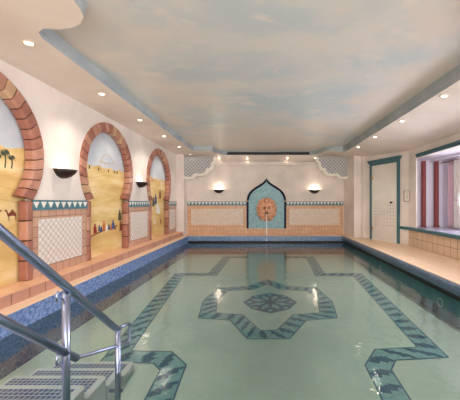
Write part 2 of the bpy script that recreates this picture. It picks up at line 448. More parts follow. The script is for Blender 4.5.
# ------------------------------------------------------------ mosaic pattern on the pool floor
def band(name, pts, w, closed=False, cell=0.22):
    """mitred band along pts: teal field, dark rims, dark stepped wedges"""
    b = MB(); z = ZF+0.003
    P = [Vector(p) for p in pts]; m = len(P); L = []; R = []
    for i in range(m):
        if closed: a, c = P[i-1], P[(i+1) % m]
        else: a, c = P[max(i-1, 0)], P[min(i+1, m-1)]
        e1 = (P[i]-a).normalized() if (P[i]-a).length else (c-P[i]).normalized()
        e2 = (c-P[i]).normalized() if (c-P[i]).length else e1
        n1 = Vector((-e1.y, e1.x)); n2 = Vector((-e2.y, e2.x)); nn = (n1+n2).normalized()
        k = min(1.5, 1/max(0.3, nn.dot(n1)))
        L.append(P[i]+nn*(w/2*k)); R.append(P[i]-nn*(w/2*k))
    for i in range(m if closed else m-1):
        j = (i+1) % m
        l0, l1, r0, r1 = L[i], L[j], R[i], R[j]
        Q = lambda s, t: (*((l0.lerp(l1, t)).lerp(r0.lerp(r1, t), s)), z)
        quad = lambda s0, s1, t0, t1, mi, dz: b.add([(*Q(s0, t0)[:2], z+dz), (*Q(s0, t1)[:2], z+dz), (*Q(s1, t1)[:2], z+dz), (*Q(s1, t0)[:2], z+dz)], [(0, 1, 2, 3)], mi)
        quad(0, 1, 0, 1, 0, 0)
        quad(0, .06, 0, 1, 1, .001); quad(.94, 1, 0, 1, 1, .001)
        ln = (P[j]-P[i]).length; k = max(1, round(ln/cell)); dt = 1/k
        for q in range(k):
            for st in range(5):          # stepped wedge
                a = (q+0.10+0.12*st)*dt; s0 = 0.08+0.15*st; s1 = min(0.92, 0.50+0.15*st)
                quad(s0, s1, a, a+dt*(0.30 if st % 2 else 0.20), 1, .0015+.0002*st)
    return b.build(name, [M['bandL'], M['bandD']], pool_floor)
band('mosaic_band', [(0.55, 8.2), (1.27, 8.17), (1.18, 6.24), (1.98, 6.24), (1.73, 3.0), (1.22, 2.95), (1.06, 2.72), (0.96, 1.2)], 0.235)
band('mosaic_band', [(-0.50, 8.2), (-1.07, 8.17), (-1.13, 6.24), (-1.84, 6.24), (-1.50, 2.92), (-1.02, 2.90), (-0.86, 2.72), (-0.76, 1.2)], 0.235)
c0 = 0.04
pp = [(0, 5.66), (0.30, 5.26), (0.80, 5.16), (0.90, 4.55), (0.83, 3.98), (0.42, 3.90), (0.17, 3.40)]
band('mosaic_octagon', [(c0+x, y) for x, y in pp] + [(c0-x, y) for x, y in reversed(pp[1:])], 0.235, True, 0.2)
b = MB(); zc = ZF+0.004; cc = (0.08, 4.50)
R_ = [(0.42 if k % 2 == 0 else 0.39) for k in range(8)]
b.add([(cc[0]+R_[k]*math.cos(PI*k/4), cc[1]+1.08*R_[k]*math.sin(PI*k/4), zc) for k in range(8)], [tuple(range(8))], 1)
for k in range(8):
    a = PI*k/4+PI/8
    f = lambda r, da: (cc[0]+r*math.cos(a+da), cc[1]+1.08*r*math.sin(a+da), zc+.002)
    b.add([f(.07, 0), f(.2, -.27), f(.33, 0), f(.2, .27)], [(0, 1, 2, 3)], 0)
    a = PI*k/4
    b.add([f(.27, 0), f(.33, -.13), f(.37, 0), f(.33, .13)], [(0, 1, 2, 3)], 0)
b.add([(cc[0]+.03*math.cos(PI*k/4), cc[1]+.03*math.sin(PI*k/4), zc+.003) for k in range(8)], [tuple(range(8))], 2)
b.build('mosaic_rosette', [M['bandL'], M['bandD'], M['black']], pool_floor)

# ------------------------------------------------------------ brick horseshoe arches and their murals
def make_arch(c, label, full=True):
    root = thing('brick_arch', label, 'arch', (XW, c, ZLEDGE), 'brick arches along the left wall')
    # ring of bricks (local coordinates: y along the wall, z up, x out of the wall)
    nb = 27; ao, ai = 37.3, 42.5
    for_ring = MB()
    zc = ZC-ZLEDGE
    def pt(r, t, x):
        dn = math.radians(ao if r > 0.75 else ai)
        a = (PI+dn) + (-2*dn-PI)*t
        return (x, r*math.cos(a), zc+r*math.sin(a))
    for k in range(nb):
        t0 = (k+0.045)/nb; t1 = (k+0.955)/nb; mi = (0, 1, 0, 2, 1, 0, 1)[(k*3+k//4) % 7]
        secs = []
        for t in (t0, t1):
            secs.append([pt(RO, t, -0.02), pt(RO, t, 0.028), pt(RI+0.025, t, 0.035), pt(RI, t, 0.012), pt(RI, t, -0.078)])
        n = 5; vs = secs[0]+secs[1]
        for_ring.add(vs, [(i, i+1, i+1+n, i+n) for i in range(n-1)] + [(4, 0, n, 4+n), (4, 3, 2, 1, 0), (n, n+1, n+2, n+3, n+4)], mi)
    # mortar bed just under the bricks
    N_ = 64
    for k in range(N_):
        t0 = k/N_*0.996+0.002; t1 = (k+1)/N_*0.996+0.002
        vs = [pt(r, t, x) for t in (t0, t1) for r, x in ((RO-.004, -.02), (RO-.004, .022), (RI+.004, .006), (RI+.004, -.075))]
        for_ring.add(vs, [(0, 1, 5, 4), (1, 2, 6, 5), (2, 3, 7, 6)], 3)
    for_ring.build('arch_ring', [M['brickA'], M['brickB'], M['brickC'], M['joint']], root, bevel=0.006)
    for s in (-1, 1):
        b = MB(); zs = [0, 0.225, 0.45, 0.675, ZFOOT-ZLEDGE]
        for i in range(4):
            y0, y1 = sorted((s*HW, s*(HW-0.085)))
            b.box(-0.078, 0.028, y0, y1, zs[i]+0.002, zs[i+1]-0.003, (0, 0, 1, 0)[i])
            b.box(-0.078, 0.022, y0+.003, y1-.003, zs[i], zs[i+1], 2)
        b.build('pillar', [M['brickA'], M['brickB'], M['joint']], root, bevel=0.014)
    return root
AL = ['brick horseshoe arch nearest the camera, behind the handrail',
      'brick horseshoe arch in the middle, framing the mural with robed travellers',
      'smallest-looking brick horseshoe arch, nearest the back wall of the pool']
a1 = make_arch(ARC[1], AL[0])
dup(a1, (XW, ARC[2], ZLEDGE), AL[1]); dup(a1, (XW, ARC[3], ZLEDGE), AL[2])

def blob(b, y, z, pts, mi, x=0.004, sc=1.0):
    vs = [(x, y+p[0]*sc, z+p[1]*sc) for p in pts]
    tri = tessellate_polygon([[Vector((p[0], p[1], 0)) for p in pts]])
    b.add(vs, [tuple(t) for t in tri], mi)
def strip(b, pts, w, mi, x=0.004):
    for (y0, z0), (y1, z1) in zip(pts, pts[1:]):
        d = Vector((y1-y0, z1-z0)); n = Vector((-d.y, d.x)).normalized()*w/2
        b.add([(x, y0+n.x, z0+n.y), (x, y1+n.x, z1+n.y), (x, y1-n.x, z1-n.y), (x, y0-n.x, z0-n.y)], [(0, 1, 2, 3)], mi)
MURMATS = None
def mural(c, label):
    root = thing('desert_mural', label, 'mural', (XM, c, ZLEDGE), 'desert murals inside the arches')
    zh = 1.60-ZLEDGE; zc = ZC-ZLEDGE
    hz = [(y/10*0.72, zh+0.02*math.sin(y*1.3+c)+0.012*math.sin(y*3.1)) for y in range(-10, 11)]
    b = MB()
    b.prism([(-0.72, 0)] + [(0.72, 0)] + hz[::-1], lambda a, z, t: (t, a, z), -0.01, 0)
    s_ = b.build('painted_sand', M['muralsand'], root)
    b = MB(); b.prism(hz + [(0.72, zc+0.74), (-0.72, zc+0.74)], lambda a, z, t: (t, a, z), -0.01, 0)
    b.build('painted_sky', M['muralsky'], root)
    rnd = random.Random(int(c*10))
    for k in range(9):
        b = MB()
        z0 = 0.12+k*0.15; ph = rnd.random()*6
        strip(b, [(y*0.07, z0+0.03*math.sin(y*0.5+ph)+0.012*y*(0.3-rnd.random()*0.1)) for y in range(-9+rnd.randint(0, 7), 10-rnd.randint(0, 7))], 0.006, 0, 0.002)
        b.build('dune_line', M['sandline'], root)
    return root
PALMF = [(0, 0), (.05, .05), (.11, .045), (.15, -.03), (.09, .01), (.04, .01)]
def palm(root, y, z, h):
    b = MB(); strip(b, [(y, z), (y+.01, z+h*.5), (y, z+h)], 0.014, 0)
    for k in range(11):
        a = PI*k/5.3
        ca, sa = math.cos(a), math.sin(a)
        blob(b, y, z+h, [(p[0]*ca-p[1]*sa*0.6, p[0]*sa*0.7+p[1]*ca) for p in PALMF], 0, 0.004+.0002*k, h*2.6)
    b.build('painted_palm', M['palm'], root)
def camel(root, y, z, s, flip=1):
    P = [(-.5,.0),(-.46,.0),(-.42,.35),(-.3,.4),(.15,.4),(.2,.0),(.25,.0),(.27,.4),(.38,.5),(.48,.75),(.62,.78),(.62,.72),(.5,.68),(.48,.45),(.4,.36),(.4,.62)]
    P = [(-.45,0),(-.40,0),(-.36,.36),(-.20,.42),(.12,.42),(.22,.34),(.22,0),(.27,0),(.30,.36),(.40,.48),(.50,.80),(.66,.84),(.66,.92),(.48,.95),(.40,.84),(.30,.62),(.16,.72),(.02,.88),(-.10,.98),(-.22,.80),(-.38,.68),(-.46,.50)]
    b = MB(); blob(b, y, z, [(p[0]*flip, p[1]) for p in P], 0, 0.004, s)
    b.build('painted_camel', M['camel'], root)
def nomad(root, y, z, h, mat):
    h *= .78
    b = MB(); blob(b, y, z, [(-.30,0),(.34,.02),(.26,.40),(.24,.66),(.10,.74),(.15,.86),(.05,1.0),(-.10,.98),(-.14,.86),(-.08,.75),(-.24,.66),(-.22,.4)], 0, 0.005+random.random()*.001, h)
    b.build('painted_traveller', mat, root)
m1 = mural(ARC[1], 'desert mural with camels and palms in the arch nearest the camera')
for y, h in ((0.15, .17), (0.24, .20), (0.34, .14), (0.42, .2), (0.50, .15), (0.02, .15), (-.2, .18)): palm(m1, y, 1.42-ZLEDGE-(y > .3)*.05, h*.8)
for y, fl_ in ((0.30, 1), (0.50, -1), (0.05, 1), (-.22, 1)): camel(m1, y, 0.80-ZLEDGE, .13, fl_)
m2 = mural(ARC[2], 'desert mural with a hill town sketch and robed travellers in the middle arch')
for k, (y, h, mt) in enumerate(((-.30, .20, 'fred'), (-.18, .14, 'fblue'), (-.12, .13, 'fblue'), (-.04, .22, 'forange'), (.04, .15, 'fwhite'), (.12, .14, 'fblue'), (.2, .15, 'forange'), (.26, .22, 'fblue'), (.33, .12, 'fred'))):
    nomad(m2, y, 0.50-ZLEDGE+.02*(k % 2), h, M[mt])
b = MB(); strip(b, [(-.5, .32), (-.3, .36), (-.05, .40), (.2, .42), (.42, .45)], .02, 0, .0035); b.build('painted_shadow', M['camel'], m2)
nomad(m2, -.5, .86-ZLEDGE, .2, M['fblue']); nomad(m2, -.44, .84-ZLEDGE, .15, M['palm'])
nomad(m2, .50, .66-ZLEDGE, .26, M['palm']); nomad(m2, .54, .46-ZLEDGE, .24, M['camel'])
b = MB()
for q in ([(-.15, 1.55), (-.15, 1.70), (-.02, 1.82), (.12, 1.84), (.28, 1.74), (.45, 1.70), (.45, 1.55)], [(-.15, 1.70), (0, 1.68), (.28, 1.72)], [(0, 1.68), (0, 1.56)], [(.14, 1.7), (.14, 1.56)], [(.3, 1.72), (.3, 1.56)]):
    strip(b, [(y, z-ZLEDGE) for y, z in q], 0.008, 0)
b.build('painted_town', M['sandline'], m2)
for y in (-.45, -.2, .1, .3, .4): nomad(m2, y, 1.53-ZLEDGE, .08, M['palm'])
m3 = mural(ARC[3], 'desert mural with pale tents and white figures in the farthest arch')
for y, z, h, mt in ((-.2, .9, .3, 'palm'), (-.05, .95, .34, 'fblue'), (.05, .72, .36, 'fwhite'), (.18, .7, .3, 'fwhite'), (.26, 1.1, .3, 'camel'), (-.12, .45, .2, 'fwhite'), (.3, .45, .18, 'fred'), (.35, 1.45, .16, 'fwhite'), (-.3, 1.5, .12, 'forange')):
    nomad(m3, y, z-ZLEDGE, h, M[mt])

# ------------------------------------------------------------ tiled panels under the border
def triangle_border(parent, fn, a0, a1, z0, z1, n):
    """teal strip with white triangles pointing down; fn(a, depth, z)"""
    b = MB()
    def bx(p0, p1, q0, q1, d, mi):
        vs = [fn(a, dd, z) for a, dd, z in ((p0, 0, q0), (p1, 0, q0), (p1, d, q0), (p0, d, q0), (p0, 0, q1), (p1, 0, q1), (p1, d, q1), (p0, d, q1))]
        b.add(vs, [(0,3,2,1),(4,5,6,7),(0,1,5,4),(1,2,6,5),(2,3,7,6),(3,0,4,7)], mi)
    bx(a0, a1, z0, z1, 0.018, 0)
    bx(a0, a1, z1-0.014, z1, 0.024, 0)
    w_ = (a1-a0)/n; h = z1-z0
    for k in range(n):
        m_ = a0+w_*(k+.5)
        b.add([fn(m_-w_*.42, .020, z1-.022), fn(m_+w_*.42, .020, z1-.022), fn(m_, .020, z0+h*.18)], [(0, 1, 2)], 1)
    for k in range(n+1):
        m_ = a0+w_*k
        b.add([fn(max(a0, m_-w_*.05), .020, z0+h*.2), fn(min(a1, m_+w_*.05), .020, z0+h*.2), fn(min(a1, m_+.001), .020, z1-h*.4)], [(0, 1, 2)], 2)
    return b.build('triangle_border', [M['teal'], M['white'], M['tealdark']], parent)
def left_panel(y0, y1, label, n, cols=(0.10, 0.12)):
    root = thing('tiled_wall_panel', label, 'tiled panel', (XW, (y0+y1)/2, ZLEDGE), 'tiled panels on the left wall')
    ox, oy, oz = XW, (y0+y1)/2, ZLEDGE
    fn = lambda a, d, z: (d-0.002, a-oy, z-oz)
    b = MB(); b.box(-0.002, 0.008, y0-oy, y1-oy, 0, 0.91-oz); b.build('tile_surround', M['tanL'], root)
    b = MB(); b.box(0, 0.012, y0+cols[0]-oy, y1-cols[1]-oy, 0.235-oz, 0.80-oz); b.build('diamond_panel', M['diaL'], root, bevel=0.003)
    triangle_border(root, fn, y0, y1, 0.91, 1.03, n)
left_panel(ARC[1]+HW, ARC[2]-HW, 'diamond-tiled panel between the nearest arch and the middle arch', 9)
left_panel(ARC[2]+HW, ARC[3]-HW, 'diamond-tiled panel between the middle arch and the farthest arch', 9)
left_panel(ARC[3]+HW, 8.75, 'narrow tiled panel between the farthest arch and the corner pier', 6)
left_panel(0.9, ARC[1]-HW, 'diamond-tiled panel on the near side of the nearest arch', 9)
NX0, NX1, NXC = -0.577, 0.667, 0.045
def back_panel(x0, x1, label, n, inner):
    root = thing('tiled_back_panel', label, 'tiled panel', ((x0+x1)/2, YB, 0.012), 'tiled panels on the back wall')
    ox = (x0+x1)/2
    b = MB(); b.box(x0-ox, x1-ox, -0.010, -0.001, 0, 0.91-.012); b.build('tile_surround', M['tanB'], root)
    b = MB(); b.box(x0+inner[0]-ox, x1-inner[1]-ox, -0.014, -0.010, 0.30-.012, 0.80-.012); b.build('diamond_panel', M['diaB'], root)
    fn = lambda a, d, z: (a-ox, -d-0.001, z-0.012)
    triangle_border(root, fn, x0, x1, 0.91, 1.03, n)
back_panel(-2.44, NX0-.005, 'wide tiled panel on the back wall, left of the lion fountain', 17, (0.12, 0.10))
back_panel(NX1+.005, 2.46, 'wide tiled panel on the back wall, right of the lion fountain', 17, (0.10, 0.12))
b = MB(); b.box(-0.006, 0.0, -0.40, 0.40, 0, 0.13)
bt = b.build('corner_tile_base', M['tanL'], None, loc=(2.53, 8.70, 0.001)); bt.rotation_euler.z = math.atan2(0.08, 0.8); struct(bt)

# ------------------------------------------------------------ ogee fountain niche, lion mask and water jet
def ogee(off):
    """outline from lower left up over the tip to lower right, offset inwards by off"""
    h = [(-.62, 0.0), (-.62, .86), (-.60, 1.00), (-.55, 1.11), (-.46, 1.21), (-.34, 1.30), (-.22, 1.37), (-.12, 1.44), (-.05, 1.51), (0, 1.57)]
    out = []
    for i, (x, z) in enumerate(h):
        x2 = min(0, x+off*(1 if i < 5 else .55)); z2 = z - (0 if i < 2 else off*(.5 if i < 5 else .95))
        out.append((x2 if i < 9 else 0, z2))
    return out + [(-x, z) for x, z in reversed(out[:-1])]
b = MB(); b.box(-.62, .62, -.010, -.001, 0, .172); bb_ = b.build('tile_row', M['tanB'], None, loc=(NXC, YB, .012)); tag(bb_, 'low row of tan tiles directly below the ogee fountain niche', 'tile row')
fr = thing('fountain_niche', 'pointed ogee niche with aqua mosaic and navy edge on the back wall', 'niche', (NXC, YB, 0.185))
b = MB(); b.prism(ogee(0.045), lambda a, z, t: (a, t, z), -0.004, -0.018); b.build('aqua_back_panel', M['nichep'], fr)
O, I = ogee(0), ogee(0.062)
b = MB()
for i in range(len(O)-1):
    vs = [(*p, ) for p in ((O[i][0], -.002, O[i][1]), (O[i+1][0], -.002, O[i+1][1]), (I[i+1][0], -.002, I[i+1][1]), (I[i][0], -.002, I[i][1]),
          (O[i][0], -.04, O[i][1]), (O[i+1][0], -.04, O[i+1][1]), (I[i+1][0], -.04, I[i+1][1]), (I[i][0], -.04, I[i][1]))]
    b.add(vs, [(0,3,2,1),(4,5,6,7),(0,1,5,4),(1,2,6,5),(2,3,7,6),(3,0,4,7)])
b.build('navy_frame', M['navy'], fr)
for s in (-1, 1):
    b = MB(); b.box(min(s*.56, s*.62), max(s*.56, s*.62), -.05, -.002, .835, .875); b.build('shoulder_block', M['brickC'], fr, bevel=.006)

lion = thing('lion_mask', 'round terracotta lion head mask spouting water in the ogee niche', 'lion mask', (NXC+.005, YB-0.02, 0.78))
b = MB(); nU, nV = 120, 40; vs = []; fs = []
def relief(u, v):
    """u angle, v 0 centre..1 rim -> x, y, z of the face"""
    rx, rz = .315, .37
    r = v; x = math.cos(u)*r; z = math.sin(u)*r
    d = 0.20*math.sqrt(max(0, 1-r*r*0.96))
    if r > .58:                                     # mane curls
        d += 0.055*math.sin(11*u+3*r)*math.sin((r-.58)/.42*PI) + 0.03*math.sin(19*u)*math.sin((r-.58)/.42*PI*2)
        rx *= 1+0.035*math.sin(11*u)*r; rz *= 1+0.035*math.sin(11*u)*r
    g = lambda cx_, cz_, sx, sz, a: a*math.exp(-((x-cx_)/sx)**2-((z-cz_)/sz)**2)
    d += g(0, .02, .10, .24, .07) + g(0, -.14, .22, .13, .06)                         # nose, muzzle
    d += g(-.24, .28, .16, .07, .035) + g(.24, .28, .16, .07, .035)                   # brows
    d -= g(-.21, .14, .11, .08, .085) + g(.21, .14, .11, .08, .085)                     # eye sockets
    d += g(-.21, .13, .045, .035, .03) + g(.21, .13, .045, .035, .03)                 # eyeballs
    d -= g(0, -.30, .16, .07, .12)                                                    # open mouth
    d += g(-.33, -.10, .12, .13, .03) + g(.33, -.10, .12, .13, .03) + g(0, -.45, .15, .08, .035)
    return (x*rx/1, -d, z*rz/1)
for j in range(nV+1):
    for i in range(nU): vs.append(relief(2*PI*i/nU, max(.001, j/nV)))
for j in range(nV):
    for i in range(nU):
        a = j*nU+i; c = j*nU+(i+1) % nU; fs.append((a, c, c+nU, a+nU))
b.add(vs, fs); b.build('mane_and_face', M['clay'], lion, smooth=True)
b = MB(); b.tube([(0, -.10, -.105), (0, -.235, -.108)], [.045, .040], 14); b.build('mouth_spout', M['claydark'], lion)
for s in (-1, 1):
    b = MB(); b.lathe([(.001, .020), (.022, .012), (.030, 0), (.022, -.012), (.001, -.020)], (s*.070, -.205, .052), 10); b.build('eye', M['claydark'], lion, smooth=True)
    b = MB(); b.lathe([(.001, .012), (.012, 0), (.001, -.012)], (s*.026, -.262, -.045), 8); b.build('nostril', M['claydark'], lion, smooth=True)
    b = MB(); b.lathe([(0.001, .05), (.035, .04), (.05, 0), (.035, -.03), (.001, -.035)], (s*.185, -.09, .26), 12); b.build('ear', M['clay'], lion, smooth=True)
b = MB()
path = [(0, -.23-.16*math.sqrt(t)*.9, -.108 - t*.86) for t in [0, .01, .04, .1, .2, .35, .55, .8, 1.0]]
b.tube([(0, p[1], p[2]) for p in path], [.008, .008, .009, .010, .011, .012, .013, .014, .015], 8)
wj = base_mat('falling_water', srgb(236, 240, 240), 0.2); M['jet'] = wj
jet = b.build('water_jet', M['jet'], None, smooth=True, loc=(NXC+.005, YB-0.02, 0.78))
tag(jet, 'thin white water jet falling from the lion mouth into the pool', 'water jet'); jet['kind'] = 'stuff'

# ------------------------------------------------------------ scalloped lattice screens in the top corners of the back wall
def lattice(x0, s, label):
    root = thing('lattice_screen', label, 'lattice screen', (x0, 8.86, 2.39), 'corner lattice screens')
    edge = [(0, 0), (.98, 0), (.93, -.05), (.93, -.12), (.86, -.18), (.86, -.27), (.80, -.34), (.72, -.36), (.69, -.44), (.62, -.50), (.50, -.52), (.40, -.50), (.33, -.53), (.27, -.60), (.16, -.61), (0, -.58)]
    pr = [(s*x, z) for x, z in edge]
    if s < 0: pr = pr[::-1]
    b = MB(); b.prism(pr, lambda a, z, t: (a, t, z), -0.05, 0.0); b.build('lattice_face', M['lattice'], root)
    path = [Vector((x, z)) for x, z in edge[1:]]
    b = MB(); W_ = .075
    # smooth scallops: thick white rim following the stepped curve
    rim = []
    for i, p in enumerate(path):
        a = path[max(i-1, 0)]; c = path[min(i+1, len(path)-1)]; t = (c-a).normalized(); n = Vector((t.y, -t.x))
        if n.dot(Vector((1, -.8))) < 0: n = -n
        rim.append((p, p+n*W_))
    for (p0, q0), (p1, q1) in zip(rim, rim[1:]):
        vs = [(s*v.x, y, v.y) for y in (-.065, .15) for v in (p0, p1, q1, q0)]
        b.add(vs, [(0,1,2,3),(7,6,5,4),(0,4,5,1),(1,5,6,2),(2,6,7,3),(3,7,4,0)])
    b.build('scalloped_rim', M['white'], root)
    return root
lattice(-2.50, 1, 'grey lattice screen with white scalloped edge, top left corner of the back wall')
lattice(2.56, -1, 'grey lattice screen with white scalloped edge, top right corner of the back wall')
b = MB(); b.box(-1.25, 1.25, -0.012, 0.0, 0, 0.085)
for k in range(3): b.box(-1.25, 1.25, -.018, -.012, .012+.028*k, .018+.028*k)
tag(b.build('air_vent_slot', M['black'], None, loc=(cx, 8.835, ZS+.002)), 'long black air vent slot at the far edge of the ceiling recess', 'vent')

# ------------------------------------------------------------ lamps
def add_light(parent, kind, loc, power, col, size=0.05, spot=None, rot=(0, 0, 0)):
    l = bpy.data.lights.new('lamp_light', kind); l.energy = power; l.color = col; l.shadow_soft_size = size
    if spot: l.spot_size = math.radians(spot); l.spot_blend = 0.7
    o = bpy.data.objects.new('lamp_light', l); C.objects.link(o); o.parent = parent; o.location = loc; o.rotation_euler = rot
    return o
dl = thing('ceiling_downlight', 'x', 'downlight', (0, 0, 0), 'recessed ceiling downlights')
b = MB(); b.lathe([(.042, -.001), (.045, -.008), (.062, -.010), (.068, -.004), (.068, 0.012), (.042, .012), (.042, -.001)], (0, 0, 0), 24); b.build('trim_ring', base_mat('lamp_ring_enamel', srgb(220, 200, 176), .4), dl, smooth=True)
b = MB(); b.lathe([(.001, -.002), (.030, -.003), (.042, .002), (.042, .010)], (0, 0, 0), 20); b.build('bulb_face', M['lamp'], dl, smooth=True)
add_light(dl, 'SPOT', (0, 0, -.02), SPOT_W, WARM, .04, 125)
tilt = math.atan(0.17)
pos = [(-2.15, 1.41, ZS, 0, 'added unseen downlight in the left soffit, just outside the frame on the left'), (-2.15, .18, ZS, 0, 'added unseen downlight in the left soffit, beside the photographer'), (2.33, 2.6, soffit_z(2.33, 0), tilt, 'added unseen downlight in the right soffit, just outside the frame on the right'), (2.33, 1.4, soffit_z(2.33, 0), tilt, 'added unseen downlight in the right soffit, beside the photographer')]  # rows extended out of view, lamps added to light the steps and near water
for k, (x, y, nm) in enumerate(((-2.15, 2.64, 'nearest the camera'), (-2.18, 3.87, 'second from the camera'), (-2.2, 5.10, 'third from the camera'),
                  (-2.2, 6.33, 'fourth from the camera'), (-2.24, 7.56, 'fifth from the camera'), (-2.24, 8.70, 'closest to the left corner screen'))):
    pos.append((x, y, soffit_z(x, y), 0, 'recessed downlight in the left soffit, %s' % nm))
for k, (y, nm) in enumerate(((3.77, 'nearest the camera'), (4.93, 'second from the camera'), (6.13, 'third from the camera'), (7.24, 'fourth and farthest from the camera'))):
    pos.append((2.33, y, soffit_z(2.33, y), tilt, 'recessed downlight in the right soffit, %s' % nm))
for x, nm in ((-1.42, 'left of the bulky vent line, above the left lamp'), (-.55, 'left of the fountain tip'), (.68, 'right of the fountain tip'), (1.56, 'above the right wall lamp')):
    nm = nm.replace('left of the bulky vent line, above the left lamp', 'above the left wall lamp')
    pos.append((x, 8.985, soffit_z(x, 8.985), 0, 'small downlight at the head of the back wall, %s' % nm))
for i, (x, y, z, tl, lb) in enumerate(pos):
    o = dl if i == 0 else dup(dl)
    o.location = (x, y, z-.001); o.scale = (.8, .8, .8); o.rotation_euler = (math.atan(.68) if y > 8.9 else 0, tl, 0); o['label'] = lb
    if y > 8.6:
        o.scale = (.62, .62, .62)
        for ch in o.children:
            if ch.type == 'LIGHT':
                ch.data = ch.data.copy(); ch.data.energy = SPOT_W*.02

def sconce(label):
    r = thing('wall_sconce', label, 'wall lamp', (0, 0, 0), 'half-bowl wall lamps')
    b = MB()     # half bowl opening upwards; local +x points out of the wall
    b.lathe([(.001, -.115), (.05, -.108), (.10, -.085), (.145, -.045), (.172, 0.0), (.165, 0.003), (.138, -.040), (.094, -.077), (.045, -.098), (.001, -.104)], (0.0, 0, 0), 24, -PI/2, PI/2)
    b.box(-.004, .004, -.172, .172, -.006, 0.003)
    b.build('half_bowl', M['bronze'], r, smooth=True)
    b = MB(); b.tube([(.06, -.07, -.02), (.06, .07, -.02)], .018, 10); b.build('lamp_tube', M['bulb'], r, smooth=True)
    add_light(r, 'POINT', (.09, 0, .05), SCONCE_W, (1, .85, .68), .05)
    return r
s0 = sconce('half-bowl wall lamp between the nearest arch and the middle arch')
s0.location = (XW+.004, 3.83, 1.43)
dup(s0, (XW+.004, 6.19, 1.43), 'half-bowl wall lamp between the middle arch and the farthest arch')
for_back = None
q = dup(s0, (-1.45, YB-.004, 1.40), 'half-bowl wall lamp on the back wall, left of the lion fountain'); q.rotation_euler.z = -PI/2
q = dup(s0, (1.55, YB-.004, 1.39), 'half-bowl wall lamp on the back wall, right of the lion fountain'); q.rotation_euler.z = -PI/2
for o in C.objects:
    if o.type == 'LIGHT' and o.parent and o.parent.name.startswith('wall_sconce') and o.parent.location.y > 9:
        o.data = o.data.copy(); o.data.energy = 1.9

# ------------------------------------------------------------ frosted glass door in the slanted wall
ang = math.atan2(DY1-DY0, DX1-DX0)
dm = Vector((3.09, 7.487)); 
door = bpy.data.objects.new('door_1', None); C.objects.link(door); struct(door)
# local x runs along the wall towards the camera, local -y points into the room
door.location = (dm.x, dm.y, 0); door.rotation_euler.z = ang
b = MB(); W2 = .49
b.box(-W2, -W2+.06, -.05, .0, 0, 2.05); b.box(W2-.06, W2, -.05, .0, 0, 2.05); b.box(-W2, W2, -.05, 0, 1.99, 2.05)
b.box(-W2-.04, W2+.04, -.075, 0, 2.05, 2.10); b.box(-W2-.07, W2+.07, -.09, 0, 2.10, 2.13)
b.build('door_frame', M['tealdark'], door, bevel=.006)
b = MB(); b.box(-W2+.062, W2-.062, -.03, -.018, .03, 1.985); pane = b.build('door_pane', M['doorglass'], door)
b = MB()
for k in range(8):
    for cxx in (-.30, -.22, .13, .22, .31):
        zz = .42+k*.085
        if abs(cxx) < .15 and k % 2: continue
        if cxx == .22 and k > 6: continue
        b.tube([(cxx, -.0325, zz), (cxx, -.030, zz)], .014, 8)
b.build('etched_dots', M['dots'], pane)
for zz in (1.62, .28):
    b = MB(); b.box(-W2+.06, -W2+.105, -.06, -.012, zz, zz+.06); b.build('door_hinge', M['brass'], door, bevel=.005)
b = MB(); b.tube([(.27, -.03, 1.0), (.27, -.06, 1.0), (.27, -.062, 1.0), (.27, -.085, 1.0)], [.012, .012, .026, .024], 14); b.build('door_knob', M['bronze'], door, smooth=True)
b = MB(); b.box(-W2+.062, W2-.062, -.035, -.005, 0.002, .028); b.build('door_sill', M['white'], door)

ux, uy = math.cos(ang), math.sin(ang)
sg_ = thing('framed_notice', 'small framed paper notice on the wall right of the frosted door', 'notice', (0, 0, 0))
px_ = 0.70
sg_.location = (dm.x+ux*px_, dm.y+uy*px_, 1.15); sg_.rotation_euler.z = ang
b = MB(); w2, h2, t_ = .085, .13, .012
b.box(-w2, w2, -.02, -.001, -h2, -h2+t_); b.box(-w2, w2, -.02, -.001, h2-t_, h2); b.box(-w2, -w2+t_, -.02, -.001, -h2, h2); b.box(w2-t_, w2, -.02, -.001, -h2, h2)
b.build('notice_frame', base_mat('notice_frame_wood', srgb(150, 112, 104), .5), sg_)
b = MB(); b.box(-w2+t_, w2-t_, -.010, -.001, -h2+t_, h2-t_); pg = b.build('notice_paper', M['white'], sg_)
b = MB()
for k in range(6): b.box(-.05+.01*(k % 2), .05-.012*(k % 3), -.0115, -.010, .075-k*.028, .081-k*.028)
b.build('text_lines', base_mat('notice_ink', srgb(150, 130, 124), .7), pg)

# ------------------------------------------------------------ tiled bench with bay window
bench = thing('tiled_bay_bench', 'long tiled bench with teal edge and glossy sill under the bay opening', 'bench', (3.37, 3.8, 0))
b = MB(); b.box(0, .86, -3.38, 3.10, 0.0, 0.37); b.build('tile_face', M['bench'], bench)
b = MB(); b.box(.03, .86, -3.38, 3.11, .37, .425); b.build('glossy_sill', M['lavsill'], bench)
b = MB()
e = [(-.035, .36), (.04, .36), (.04, .43), (-.02, .43), (-.035, .415)]
b.prism(e, lambda a, z, t: (a, t, z), -3.38, 2.98)
pp_ = [(-.035, 2.98), (.04, 2.98), (.04, 3.12), (.0, 3.22), (-.06, 3.25), (-.06, 3.1)]
b.prism([(-.035, 2.97), (.04, 2.97), (.04, 3.2), (-.03, 3.25), (-.10, 3.25), (-.085, 3.15)], lambda a, y, t: (a, y, t), .36, .43)
b.build('teal_edge', M['tealdark'], bench, bevel=.006)
b = MB(); b.box(-.05, .0, -3.4, 2.62, 0, .035); b.box(-.03, .0, -3.4, 2.62, -.045, 0)
tr = b.build('teal_lintel_trim', M['tealdark'], None, bevel=.008, loc=(3.37, 3.8, 2.035)); tag(tr, 'long teal moulding along the head of the bay opening', 'moulding')
